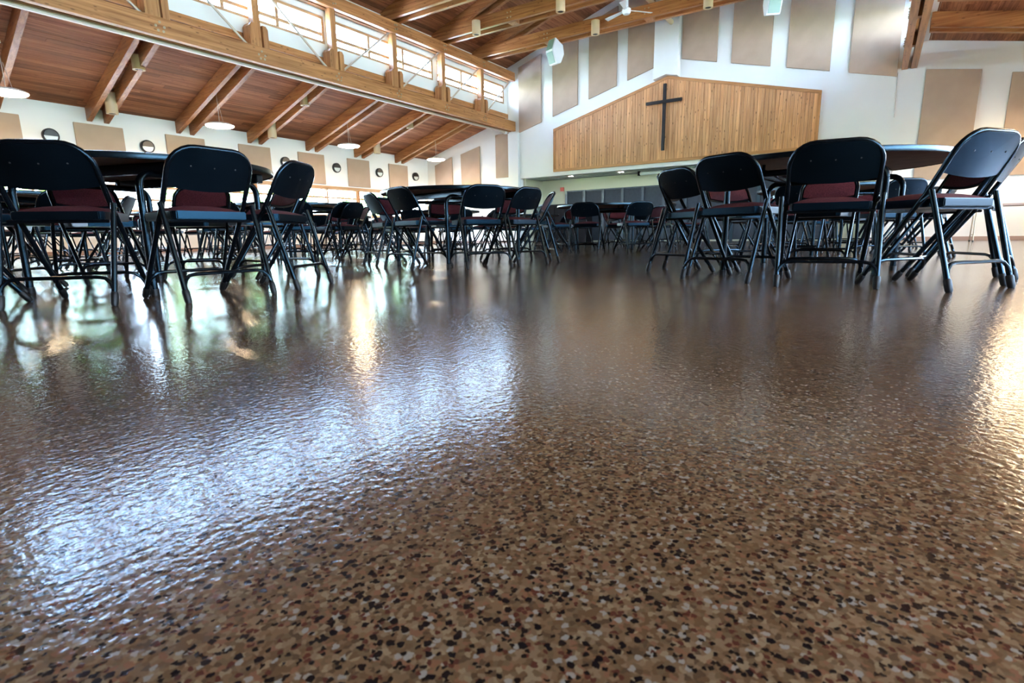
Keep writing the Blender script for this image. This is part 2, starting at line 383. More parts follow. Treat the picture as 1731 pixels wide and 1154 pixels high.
# above the alcove
mb.prism([(X0, AL0, AZ), (X0, AL1, AZ), (X0, AL1, zn(AL1)+.06), (X0, RIDGE, RZ+.06), (X0, AL0, zn(AL0)+.06)], (.2, 0, 0))
mb.prism([(X0, YR-.25, 0), (X0, AL0, 0), (X0, AL0, zn(AL0)+.06), (X0, CRr-.16, zn(CRr)+.06), (X0, CRr-.16, zr(CRr)+.06), (X0, YR-.25, zr(YR)+.06)], (.2, 0, 0))
struct('wall_far', mb, M['wall'])
mb = MB(); mb.box(XF+.2, AX, AL1-.1, AL1+.1, 0, AZ+.1); struct('wall_alcove_left', mb, M['alcove'])
mb = MB(); mb.box(XF+.2, AX, AL0-.2, AL0, 0, AZ+.1); struct('wall_alcove_right', mb, M['alcove'])
mb = MB(); mb.box(AX, AX+.15, AL0-.2, AL1+.1, 0, AZ+.1); struct('wall_alcove_back', mb, M['alcove'])
ac = struct('ceiling', MB().box(XF+.2, AX, AL0, AL1-.1, AZ, AZ+.1), M['soffit'])
for x in (16.95, 17.35):
    MB().box(x-.006, x+.006, AL0, AL1-.1, AZ-.006, AZ).build('seam', M['white'], ac)
for k in range(8):
    y = AL0+.7+1.25*k; MB().box(XF+.2, AX, y-.006, y+.006, AZ-.006, AZ).build('seam', M['white'], ac)
struct('baseboard_far', MB().box(XF-.02, XF-.002, YR, AL0, 0, 0.085).box(XF-.02, XF-.002, AL1, YL-.02, 0, .085), M['base'])
# pilaster where the truss lands, ridge column
struct('trim_9', MB().box(XF-.10, XF, 10.62, 11.03, 0, 3.74), M['wall'])
rc = struct('trim_10', MB().prism([(XF-.22, 5.13, 4.655), (XF-.22, 5.46, 4.732), (XF-.22, 5.83, 4.635), (XF-.22, 5.83, zn(5.83)-.02), (XF-.22, 5.13, zn(5.13)-.02)], (.22, 0, 0)), M['wall'])
MB().box(XF-.222, XF-.22, 5.50, 5.504, 4.73, zn(5.8)-.02).build('seam', M['wall'], rc)

# ------------------------------------------------------------------ clerestory walls and windows
CU = [(-5.94, -2.36), (-2.18, 1.40), (1.58, 5.18), (5.36, 8.96), (9.12, 12.70), (12.86, 16.32)]
def clerestory(y, sgn, zb, zs, zh, zt, side, CU):
    # sgn +1: room is at smaller y
    ya, yb = (y, y+.16) if sgn > 0 else (y-.16, y)
    mb = MB(); mb.box(XN, XF, ya, yb, zb, zs); mb.box(XN, XF, ya, yb, zh, zt)
    xs = [XN] + [v for u in CU for v in u] + [XF]
    for k in range(0, len(xs), 2): mb.box(xs[k], xs[k+1], ya, yb, zs, zh)
    struct('wall_%s_upper' % side, mb, M['wall'])
    global wn
    for a, b_ in CU:
        window(wn, a, b_, y, sgn, zs, zh, 2, [zs+(zh-zs)*0.36], 0.06, 0.09, .036, .034); wn += 1
        portal((a+b_)/2, y+sgn*.14, (zs+zh)/2, b_-a, zh-zs, (0, -sgn, 0))
clerestory(CL, 1, zl(CL)-.02, 4.70, 5.29, zn(CL)+.05, 'left', [(2.2, 5.18)]+CU[3:])
clerestory(CRr, -1, zr(CRr)-.02, 4.74, 5.33, zn(CRr)+.05, 'right', CU)  # unseen windows behind the camera kept on this side to add daylight
# ledger boards closing the aisle ceiling against the upper walls
struct('trim_11', MB().box(XN, XF, CL-.03, CL-.002, zl(CL)-.05, zl(CL)+.10), M['beam_x'])
struct('trim_12', MB().box(XN, XF, CRr+.002, CRr+.03, zr(CRr)-.05, zr(CRr)+.10), M['beam_x'])
# eaves outside with brackets
for y, s, nm_ in ((CL, 1, 'left'), (CRr, -1, 'right')):
    o = struct('roof', MB().hexa([(XN-.3, y+s*.16, 5.62), (XF+.3, y+s*.16, 5.62), (XF+.3, y+s*.75, 5.42), (XN-.3, y+s*.75, 5.42),
        (XN-.3, y+s*.16, 5.80), (XF+.3, y+s*.16, 5.80), (XF+.3, y+s*.75, 5.50), (XN-.3, y+s*.75, 5.50)]), M['ext'])
    for x in POSTX:
        MB().box(x+.9, x+1.0, min(y+s*.17, y+s*.70), max(y+s*.17, y+s*.70), 5.28, 5.44).build('bracket', M['beam_y'], o)

# ------------------------------------------------------------------ board ceilings (every run of boards is a part)
def boards(name, ya, yb, zf, wid, x0, x1, lens, single=True, thick=.02, skin_up=.03, g0=.0018):
    """boards running along X laid side by side from ya to yb under slope zf"""
    root = MB().prism([(x0, ya, zf(ya)+skin_up), (x0, yb, zf(yb)+skin_up), (x0, yb, zf(yb)+skin_up+.05), (x0, ya, zf(ya)+skin_up+.05)], (x1-x0, 0, 0)).build(name, M['ceil'])
    root['kind'] = 'structure'
    n = int(round(abs(yb-ya)/wid)); dy = (yb-ya)/n; rest = MB()
    for i in range(n):
        a, b_ = ya+dy*i, ya+dy*(i+1); g = g0 if dy > 0 else -g0
        x = x0 - random.random()*lens[0]
        while x < x1:
            l = random.uniform(*lens); xa, xb = max(x, x0), min(x+l, x1); x += l
            if xb-xa < .02: continue
            dz = random.uniform(0, .003)
            p = [(xa+.002, a+g, zf(a+g)+dz), (xb-.002, a+g, zf(a+g)+dz), (xb-.002, b_-g, zf(b_-g)+dz), (xa+.002, b_-g, zf(b_-g)+dz)]
            q = [(v[0], v[1], v[2]+skin_up-.002) for v in p]
            if single: MB().hexa(p+q).build('board', M['ceil'], root)
            else: rest.hexa(p+q)
    if rest.v:
        o = rest.build('boards', M['ceil'], root); o['kind'] = 'stuff'
    return root
boards('ceiling', YL, CL+.002, zl, .128, 3.0, XF, (3.6, 5.4))
boards('ceiling', YL, CL+.002, zl, .128, XN, 3.0, (3.6, 5.4), single=False)
boards('ceiling', CL, RIDGE, zn, .128, 6.5, XF, (3.0, 5.0))
boards('ceiling', CL, RIDGE, zn, .128, XN, 6.5, (3.0, 5.0), single=False)
boards('ceiling', CRr, RIDGE, zn, .128, XN, XF, (3.0, 5.0), single=False)
boards('ceiling', CRr-.002, YR, zr, .128, 9.0, XF, (1.0, 2.6))
boards('ceiling', CRr-.002, YR, zr, .128, XN, 9.0, (1.0, 2.6), single=False)

# ------------------------------------------------------------------ aisle rafters (pairs of beams)
def rafter_pairs(side):
    for i, x in enumerate(RAFT):
        px = POSTX[i] + .07 if side == 'left' else POSTX[i]-.03
        if side == 'right': x = POSTX[i]-.03
        if side == 'left' and not 3 <= x: vis = False
        for s in (-1, 1):
            hw = .05; c0 = x+s*.165; c1 = px+s*.165
            if side == 'left':
                ya, yb, zf, d = YL-.002, CL-.035, zl, .30
                p = [(c0-hw, ya, zf(ya)-d), (c0+hw, ya, zf(ya)-d), (c1+hw, yb, zf(yb)-d), (c1-hw, yb, zf(yb)-d),
                     (c0-hw, ya, zf(ya)-.003), (c0+hw, ya, zf(ya)-.003), (c1+hw, yb, zf(yb)-.003), (c1-hw, yb, zf(yb)-.003)]
                # cut back the toe of the beam at the wall
                p[0] = (c0-hw, ya, zf(ya)-d+.02); p[1] = (c0+hw, ya, zf(ya)-d+.02)
            else:
                ya, yb, zf, d = YR+.002, CRr-.03, zr, .28
                p = [(c0-hw, ya, zf(ya)-d), (c0+hw, ya, zf(ya)-d), (c1+hw, yb, zf(yb)-d), (c1-hw, yb, zf(yb)-d),
                     (c0-hw, ya, zf(ya)-.003), (c0+hw, ya, zf(ya)-.003), (c1+hw, yb, zf(yb)-.003), (c1-hw, yb, zf(yb)-.003)]
            o = MB().hexa(p).build('rafter', M['beam_y'])
            bay = ORD[i]
            if side == 'left':
                tag(o, 'left aisle rafter, %s beam of the %s pair from the cross wall' % ('farther' if s > 0 else 'nearer', bay), 'rafter', 'paired rafters of the left aisle')
            else:
                tag(o, 'right aisle rafter, %s beam of the %s pair from the cross wall' % ('farther' if s > 0 else 'nearer', bay), 'rafter', 'paired rafters of the right aisle')
ORD = ['twelfth', 'eleventh', 'tenth', 'ninth', 'eighth', 'seventh', 'sixth', 'fifth', 'fourth', 'third', 'second', 'first']
POSTX = [5.17-1.91*k for k in (6, 5, 4, 3, 2, 1)] + [5.17, 7.08, 9.00, 10.93, 12.85, 14.72]
rafter_pairs('left'); rafter_pairs('right')

# ------------------------------------------------------------------ trusses
def truss(side):
    left = side == 'left'; s = 1 if left else -1; y0 = TL if left else TR
    zb, zt = (3.80, 4.11) if left else (3.95, 4.24); tb, tt = (5.41, 5.68)
    root = empty('roof_truss', (0, 0, 0))
    tag(root, 'long wooden truss with steel rods under the %s clerestory windows' % side, 'truss')
    def yy(a, b_): return sorted((y0+s*a, y0+s*b_))
    for a, b_ in ((0, .12), (.18, .30)):
        q = yy(a, b_)
        MB().box(XN, XF-.003, q[0], q[1], zb, zt).build('bottom_chord', M['beam_x'], root, bevel=.004)
        MB().box(XN, XF-.003, q[0], q[1], tb, tt).build('top_chord', M['beam_x'], root, bevel=.004)
    qc = yy(.05, .25)
    boltme = MB().lathe([(.022, 0), (.022, .012), (.010, .014), (.010, .026)], n=8).mesh('bolt', M['bolt'])
    for i, x in enumerate(POSTX):
        q = yy(.07, .23)
        MB().box(x-.075, x+.075, q[0], q[1], zt-.25, tb+.1).build('post', M['beam_z'], root, bevel=.004)
        for d in (-1, 1):
            g = yy(.02, .26)
            xa, xb = sorted((x+d*.082, x+d*.20))
            MB().prism([(xa, g[0], zt+.002), (xb, g[0], zt+.002), (xb if d > 0 else xa+.03, g[0], zt+.36), (xa if d < 0 else xb-.03, g[0], zt+.42) if False else ((xb-.04) if d > 0 else xb, g[0], zt+.42), (xa if d > 0 else xa+.04, g[0], zt+.42)] if d > 0 else
                       [(xa, g[0], zt+.002), (xb, g[0], zt+.002), (xb, g[0], zt+.42), (xa+.04, g[0], zt+.42), (xa, g[0], zt+.36)], (0, g[1]-g[0], 0)).build('gusset_block', M['beam_z'], root)
        if i > 2:
            fy = y0 - s*.001
            for dx, dz in ((0, .07), (-.07, 0), (.07, 0), (-.035, -.07), (.05, -.07)):
                b_ = link('bolt', boltme, root); b_.location = (x+dx, fy, (zb+zt)/2+dz); b_.rotation_euler = (PI/2*s, 0, 0)
            for dx, dz in ((-.035, .05), (.035, .06), (-.02, -.05), (.05, -.03)):
                b_ = link('bolt', boltme, root); b_.location = (x+dx, fy, (tb+tt)/2+dz); b_.rotation_euler = (PI/2*s, 0, 0)
    mid = 8
    xs = POSTX + [XF]
    for i in range(len(xs)-1):
        ym = y0+s*.15; xa, xb = xs[i], xs[i+1]
        if i < mid: p = [(xa+.08, ym, tb+.03), (xb-.20, ym, zt+.02)]
        else: p = [(xa+.21, ym, zt+.02), (xb-.08, ym, tb+.03)]
        MB().tube(p, .023, 8).build('tie_rod', M['rod'], root, smooth=True)
        for e_ in (0, 1):
            a = Vector(p[e_]); b_ = Vector(p[1-e_]); d = (b_-a).normalized()
            MB().tube([a+d*.01, a+d*.12], .028, 8).build('rod_end', M['rod'], root, smooth=True)
    return root
truss('left'); truss('right')
t = MB().box(XN, XF-.30, 11.0, 11.05, 3.74, 3.798).build('hanging_track', M['track']); tag(t, 'pale metal curtain track fixed under the left wooden truss', 'track')
MB().box(XF-.30, XF-.20, 10.98, 11.07, 3.71, 3.79).build('end_stop', M['white'], t)

# ------------------------------------------------------------------ nave rafters, tie beams
for i, x in enumerate(POSTX):
    if x < -3: continue
    oi_ = ORD[i]
    for s in (-1, 1):
        c = x+s*.16; hw = .05
        which = 'farther' if s > 0 else 'nearer'
        o = MB().box(c-hw, c+hw, TR-.30, TL+.30, 5.684, 5.99).build('tie_beam', M['beam_y'], bevel=.004)
        tag(o, 'level wooden tie beam, %s one of the %s pair from the cross wall' % (which, oi_), 'beam', 'paired tie beams of the high roof')
        for (ya, yb, w_) in ((TL+.30, RIDGE, 'left'), (TR-.30, RIDGE, 'right')):
            p = []
            for (yv, dz) in ((ya, -.28), (yb, -.28)):
                p.append((yv, zn(yv)+dz))
            z_lo = max(zn(ya)-.28, 5.995)
            ycut = RIDGE + (RZ-.28-5.995)/.311*(1 if w_ == 'left' else -1)
            poly = [(c-hw, ya, zn(ya)-.004), (c-hw, RIDGE, RZ-.004), (c-hw, RIDGE, RZ-.28), (c-hw, ycut, 5.995), (c-hw, ya, 5.995)] if zn(ya)-.004 > 5.995 else [(c-hw, RIDGE + (RZ-.004-5.995)/.311*(1 if w_ == 'left' else -1), 5.995), (c-hw, RIDGE, RZ-.004), (c-hw, RIDGE, RZ-.28), (c-hw, ycut, 5.995)]
            o = MB().prism(poly, (2*hw, 0, 0)).build('rafter', M['beam_y'])
            tag(o, 'high %s slope rafter, %s beam of the %s pair from the cross wall' % (w_, which, oi_), 'rafter', 'paired rafters of the high ceiling')
    # spacer blocks with bolts in the pair
    for yb in (8.4, 5.42, 2.3):
        sp = MB().box(x-.109, x+.109, yb-.11, yb+.11, 5.684, 5.985).build('spacer_block', M['beam_z'])
        tag(sp, 'wooden spacer block bolted between the %s pair of tie beams, at %s' % (oi_, 'the ridge' if 5 < yb < 6 else ('the left' if yb > 6 else 'the right')), 'block', 'spacer blocks in the tie beams')
        for dy, dz in ((-.05, .06), (.05, .06), (-.05, -.06), (.05, -.06)):
            MB().tube([(x-.212, yb+dy, 5.835+dz), (x-.228, yb+dy, 5.835+dz)], .018, 8).build('bolt', M['bolt'], sp)
rp = MB().tube([(XN+.1, RIDGE, 6.06), (XF-.23, RIDGE, 6.06)], .065, 14).build('ridge_pipe', M['tan'], smooth=True)
tag(rp, 'tan round pipe running along the middle over the tie beams', 'pipe')

# ------------------------------------------------------------------ cladding on the far wall
XW = XF-.002
cl = empty('wood_cladding', (XW, 5.42, 2.32)); tag(cl, 'gabled panel of knotty vertical boards behind the dark cross', 'wall panel')
Y0, Y1, ZB = 1.49, 9.24, 2.33; PK = 5.46; PZ = 4.72; ZA, ZBb = 3.69, 3.74
def ztop(y): return PZ - (y-PK)*(PZ-ZA)/(Y1-PK) if y > PK else PZ - (PK-y)*(PZ-ZBb)/(PK-Y0)
n = 86; dy = (Y1-Y0-.16)/n
for i in range(n):
    a = Y0+.08+dy*i+.0025; b_ = a+dy-.005; dz = random.uniform(0, .004)
    za, zb_ = ztop(a)-.07, ztop(b_)-.07
    pts = [(a, ZB+.08, a, za)]
    MB().prism([(-.040-dz, a-5.42, .09), (-.040-dz, b_-5.42, .09), (-.040-dz, b_-5.42, zb_-2.32), (-.040-dz, a-5.42, za-2.32)], (.040+dz, 0, 0)).build('board', M['cladding'], cl)
def clp(name, poly, m_=None): return MB().prism([(-.06, p[0]-5.42, p[1]-2.32) for p in poly], (.06, 0, 0)).build(name, m_ or M['trim'], cl)
clp('trim_board', [(Y0, ZB), (Y1, ZB), (Y1, ZB+.08), (Y0, ZB+.08)])
clp('trim_board', [(Y0, ZB+.08), (Y0+.08, ZB+.08), (Y0+.08, ztop(Y0+.08)-.08), (Y0, ztop(Y0)-.08)], M['beam_z'])
clp('trim_board', [(Y1-.08, ZB+.08), (Y1, ZB+.08), (Y1, ztop(Y1)-.08), (Y1-.08, ztop(Y1-.08)-.08)], M['beam_z'])
clp('trim_board', [(Y0, ztop(Y0)-.08), (PK, PZ-.08), (PK, PZ), (Y0, ztop(Y0))])
clp('trim_board', [(PK, PZ-.08), (Y1, ztop(Y1)-.08), (Y1, ztop(Y1)), (PK, PZ)])
cx = empty('wall_cross', (XW-.06, 5.50, 2.66)); tag(cx, 'large dark metal cross hanging on the wooden board panel', 'cross')
MB().box(-.10, -.03, -.045, .045, 0, 1.84).build('upright', M['cross'], cx, bevel=.006)
MB().box(-.16, -.10, -.53, .53, 1.30, 1.385).build('crossbar', M['cross'], cx, bevel=.006)
for z in (.3, 1.0, 1.6): MB().tube([(-.03, 0, z), (.0, 0, z)], .012, 8).build('standoff', M['bolt'], cx)

# ------------------------------------------------------------------ acoustic panels
def apanel(poly, nrm, label, group):
    me = MB().prism(poly, nrm).mesh('acoustic_panel', M['panel'], bevel=.006)
    c = Vector((0, 0, 0))
    for p in poly: c += Vector(p)/len(poly)
    me.transform(Matrix.Translation(-c))
    o = link('acoustic_panel', me); o.location = c; tag(o, label, 'panel', group); return o
G1 = 'acoustic panels on the cross wall'
words = ['beside the end of the left truss', 'second from the left truss', 'third from the left truss', 'just left of the ridge column',
         'just right of the ridge column', 'second right of the ridge column', 'third right of the ridge column', 'beside the end of the right truss']
for (a, b_), wd in zip(((9.71, 10.6), (8.36, 9.28), (7.04, 7.98), (5.86, 6.70), (4.11, 5.08), (2.74, 3.73), (1.36, 2.35), (-.045, .95)), words):
    bz = (lambda y: 5.13-.272*(y-5.45)) if a > 5.4 else (lambda y: 5.20-.252*(5.45-y))
    apanel([(XF-.05, a, bz(a)), (XF-.05, b_, bz(b_)), (XF-.05, b_, zn(b_)-.22), (XF-.05, a, zn(a)-.22)], (.048, 0, 0), 'tall beige slanted acoustic panel on the cross wall, '+wd, G1)
G2 = 'acoustic panels of the right aisle end wall'
for k, (a, b_) in enumerate(((-1.60, -.60), (-3.05, -2.12))):
    apanel([(XF-.05, a, 1.41), (XF-.05, b_, 1.41), (XF-.05, b_, zr(b_)-.62), (XF-.05, a, zr(a)-.58)], (.048, 0, 0), 'beige acoustic panel right of the right truss, %s' % ('beside the truss end' if k == 0 else 'at the right edge'), G2)
for (a, b_, z0, za, zb_, wd) in ((13.64, 14.50, 2.0, 3.20, 2.95, 'nearest the window wall'), (12.32, 13.21, 2.0, 3.46, 3.25, 'in the middle'), (11.05, 11.61, 2.29, 3.79, 3.76, 'narrow one beside the pilaster')):
    apanel([(XF-.05, a, z0), (XF-.05, b_, z0), (XF-.05, b_, zb_), (XF-.05, a, za)], (.048, 0, 0), 'beige acoustic panel on the left aisle end wall, '+wd, 'acoustic panels of the left aisle end wall')
OR2 = ['sixth', 'fifth', 'fourth', 'third', 'second', 'first']
xp = [3.21+1.866*k for k in range(7)]
nm7 = ['seventh', 'sixth', 'fifth', 'fourth', 'third', 'second', 'first']
for k, x in enumerate([3.21-1.866*j for j in (4, 3, 2, 1)]+xp):
    lab = ('square beige acoustic panel on the left wall, %s from the far corner' % nm7[k-4]) if k >= 4 else 'square beige acoustic panel on the left wall, %s behind the left picture edge' % nm7[::-1][3-k]
    apanel([(x, YL-.04, 1.97), (x+.95, YL-.04, 1.97), (x+.95, YL-.04, 2.87), (x, YL-.04, 2.87)], (0, .038, 0), lab, 'acoustic panels along the left wall' if k >= 4 else 'acoustic panels behind the viewpoint')

# ------------------------------------------------------------------ round sconces
def sconce(x, lab, grp):
    e = empty('wall_sconce', (x, YL-.001, 2.52)); tag(e, lab, 'wall light', grp)
    mb = MB(); N_ = 28
    # ring body
    prof = [(.0, 0), (.15, 0), (.15, -.07), (.138, -.085), (.125, -.075), (.125, -.03), (.0, -.03)]
    i0 = 0
    for r, d in prof:
        for j in range(N_):
            a = 2*PI*j/N_; mb.v.append((r*math.cos(a), d, r*math.sin(a)))
    for k in range(len(prof)-1):
        for j in range(N_):
            a = k*N_+j; b_ = k*N_+(j+1) % N_; mb.f.append((a, b_, b_+N_, a+N_))
    mb.build('housing', M['sconce'], e, smooth=True)
    def half(sg, name, m_, d0, d1):
        m2 = MB(); pts = [(0.124*math.cos(PI*j/14), d0, sg*.124*math.sin(PI*j/14)) for j in range(15)]
        m2.prism(pts, (0, d1-d0, 0)); m2.build(name, m_, e)
    half(1, 'hood', M['sconce'], -.032, -.088); half(-1, 'lens', M['sconce_glass'], -.032, -.062)
for k, x in enumerate([2.76, 4.63, 6.50, 8.36, 10.22, 12.08, 13.93, 15.76]):
    sconce(x, 'round black sconce with half moon lens on the left wall, %s from the far corner' % ['eighth', 'seventh', 'sixth', 'fifth', 'fourth', 'third', 'second', 'first'][k], 'round sconces on the left wall')

# ------------------------------------------------------------------ pendant discs
def pendant(x, y, z, lab, ceil, cat='pendant lamp'):
    e = empty('pendant_lamp', (x, y, z)); tag(e, lab, cat, 'glowing disc pendants')
    MB().lathe([(.0, -.04), (.20, -.038), (.285, -.02), (.30, 0)], n=36, closed=False).build('diffuser', M['lamp'], e, smooth=True)
    MB().lathe([(.305, 0), (.305, .02), (.24, .05), (.05, .06), (.0, .06)], n=36, closed=False).build('shade', M['white'], e, smooth=True)
    h = ceil-z
    MB().tube([(0, 0, .06), (0, 0, h-.04)], .006, 6).build('stem', M['track'], e)
    MB().tube([(.10, 0, .05), (.02, 0, .5)], .003, 5).build('wire', M['track'], e)
    MB().lathe([(.05, h-.05), (.05, h-.01)], n=16).build('canopy', M['white'], e)
for k, x in enumerate([-4.0, -.24, 3.52, 7.29, 11.05, 14.83]):
    pendant(x, 13.0, 2.89, 'round glowing disc lamp over the left aisle, %s from the far corner' % ['sixth', 'fifth', 'fourth', 'third', 'second', 'first'][k], zl(13.0))
for k, x in enumerate([-.24, 3.52, 7.29, 11.05, 14.70]):
    pendant(x, -2.6, 2.89, 'round glowing disc lamp over the right aisle, %s from the cross wall' % ['fifth', 'fourth', 'third', 'second', 'first'][k], zr(-2.6))

# ------------------------------------------------------------------ tubular downlights
def downlight(x, y, zb, h, lab, grp, r=.112):
    e = empty('downlight', (x, y, zb)); tag(e, lab, 'downlight', grp)
    MB().lathe([(r, .0), (r, h)], n=20, closed=False).build('tube_housing', M['tan'], e, smooth=True)
    MB().lathe([(r, 0), (r*.66, .003), (r*.62, .012)], n=20, closed=False).build('rim', M['tan'], e, smooth=True)
    MB().lathe([(r*.62, .012), (.0, .012)], n=20, closed=False).build('hole_disc', M['black'], e)  # flat black disc stands for the dark hole of the unlit tube
    MB().lathe([(r*.98, h-.005), (0, h)], n=20, closed=False).build('cap', M['tan'], e)
for x, wd in ((5.52, 'nearest'), (9.30, 'middle'), (13.08, 'farthest')):
    for y, w2 in ((12.45, 'upper'), (14.02, 'lower')):
        zt = zl(y)-.04; zb = {12.45: 3.60, 14.02: 2.99}[y]
        downlight(x if y > 13 else x-.04, y, zb, zt-zb, 'tan tube downlight between left aisle rafters, %s one in the %s lit pair' % (w2, wd), 'tube downlights of the left aisle')
for x, pts, wd in ((12.85, (9.52, 6.94, 3.9), 'second'), (14.72, (6.90, 3.92, 1.4), 'first'), (9.0, (9.5, 6.9, 3.9), 'fourth')):
    for y, w2 in zip(pts, ('left', 'middle', 'right')):
        downlight(x-.325, y*.985, 5.52, .34, 'tan tube downlight on the %s pair of tie beams, %s one' % (wd, w2), 'tube downlights of the tie beams')

# ------------------------------------------------------------------ ceiling fan
e = empty('ceiling_fan', (13.05, RIDGE+.02, 5.30)); tag(e, 'white three bladed ceiling fan hanging from the tan pipe under the ridge', 'fan')
MB().lathe([(.0, 0), (.07, .01), (.10, .05), (.10, .12), (.04, .17), (.0, .17)], n=24, closed=False).build('motor_housing', M['white'], e, smooth=True)
MB().tube([(0, 0, .17), (0, 0, .68)], .03, 12).build('down_rod', M['white'], e, smooth=True)
MB().lathe([(.06, .62), (.06, .69)], n=16).build('canopy', M['white'], e)
for k in range(3):
    a = math.radians(72+120*k); c_, s_ = math.cos(a), math.sin(a)
    def R_(x, y, z): return (x*c_-y*s_, x*s_+y*c_, z)
    MB().hexa([R_(.09, -.03, .08), R_(.62, -.055, .05), R_(.62, .055, .075), R_(.09, .03, .10), R_(.09, -.03, .09), R_(.62, -.055, .06), R_(.62, .055, .085), R_(.09, .03, .11)]).build('blade', M['white'], e)

# ------------------------------------------------------------------ hanging loudspeakers
def speaker(x, y, z, head, lab):
    e = empty('loudspeaker', (x, y, z), head); tag(e, lab, 'loudspeaker', 'white hanging loudspeakers')
    pr = [(.08, .34), (.20, .0), (.06, -.34), (-.12, -.30), (-.24, -.05), (-.20, .18)]
    MB().prism([(p[0], -.15, p[1]) for p in pr], (0, .30, 0)).build('cabinet', M['white'], e, bevel=.012)
    for (a, b_) in (((.08, .34), (.20, .0)), ((.20, .0), (.06, -.34))):
        d = Vector((b_[0]-a[0], 0, b_[1]-a[1])); l = d.length; d.normalize(); nn = Vector((-d.z, 0, d.x))
        if nn.x < 0: nn = -nn
        A = Vector((a[0], 0, a[1]))+d*.03; B = Vector((b_[0], 0, b_[1]))-d*.03
        q = [A+Vector((0, -.125, 0)), B+Vector((0, -.125, 0)), B+Vector((0, .125, 0)), A+Vector((0, .125, 0))]
        MB().prism([v+nn*.0005 for v in q], nn*.012).build('grille', M['grille'], e)
    MB().tube([(-.02, 0, .27), (-.02, 0, .32)], .018, 8).build('bracket', M['white'], e)
speaker(14.52, 8.12, 5.36, math.radians(160), 'white angled loudspeaker hanging under the tie beams left of the ridge')
speaker(14.22, 2.40, 5.33, math.radians(206), 'white angled loudspeaker hanging at the top right of the ridge column')

# ------------------------------------------------------------------ alcove things
pt = empty('folding_partition', (AX-.01, 5, 0)); tag(pt, 'row of tall dark grey partition panels standing in the alcove', 'partition')
ys = [9.46-.715*k for k in range(13)]
for k, y in enumerate(ys[:-1]):
    MB().box(-.05, 0, ys[k+1]+.045-5, y-.045-5, .04, 1.76).build('panel', M['part'], pt)
    MB().box(-.08, 0, y-.045-5, y+.045-5, 0, 1.80).build('post', M['partf'], pt)
MB().box(-.07, 0, ys[-1]-5, 9.46-5, 1.76, 1.80).build('head_rail', M['partf'], pt)
cab = empty('low_cabinet', (AX-.45, 9.9, 0)); tag(cab, 'dark low cabinet standing at the left end of the alcove', 'cabinet')
MB().box(-.25, .22, -1.55, .5, 0, 1.27).build('body', M['dark'], cab, bevel=.01)
MB().box(-.27, .23, -1.57, .52, 1.27, 1.31).build('top', M['dark'], cab)
for s in (-1.53, -1.12, -.71, -.30, .11): MB().box(-.268, -.25, s, s+.38, .12, 1.22).build('door', M['dark'], cab)
al = empty('fire_alarm', (AX-.002, 9.66, 1.87)); tag(al, 'small red fire alarm box on the alcove back wall', 'alarm')
MB().box(-.05, 0, -.07, .07, -.07, .07).build('body', M['red'], al, bevel=.005); MB().lathe([(.03, 0), (.02, .01)], n=12).build('lens', M['white'], al).rotation_euler = (0, -PI/2, 0)
MB().box(-.03, 0, 0, 0.001, 0, .001)
sc = empty('screen_case', (17.12, 5.0, 2.13)); tag(sc, 'long white roller screen tube under the alcove ceiling', 'screen')
MB().tube([(0, -1.2, 0), (0, 1.45, 0)], .05, 14).build('tube', M['white'], sc, smooth=True)
for y in (-1.24, 1.49): MB().box(-.05, .05, y-.03, y+.03, -.06, .075).build('bracket', M['dark'], sc)
for k, y in enumerate((8.84, 7.02, 3.3, 1.5)):
    e = empty('ceiling_spot', (16.95, y, AZ)); tag(e, 'pair of small lit square spots in the alcove ceiling, %s' % ['leftmost', 'second from left', 'third from left', 'rightmost'][k], 'ceiling light', 'twin spots in the alcove ceiling')
    for s in (-1, 1): MB().box(-.022, .022, s*.05-.022, s*.05+.022, -.012, -.001).build('lens', M['lampglow'], e)
cd = MB().tube([(XF-.012, -.06, 3.9), (XF-.012, -.07, 3.3), (XF-.012, -.085, 2.9)], .006, 6).build('thin_cord', M['track']); tag(cd, 'thin cord hanging down the wall below the right truss end', 'cord')

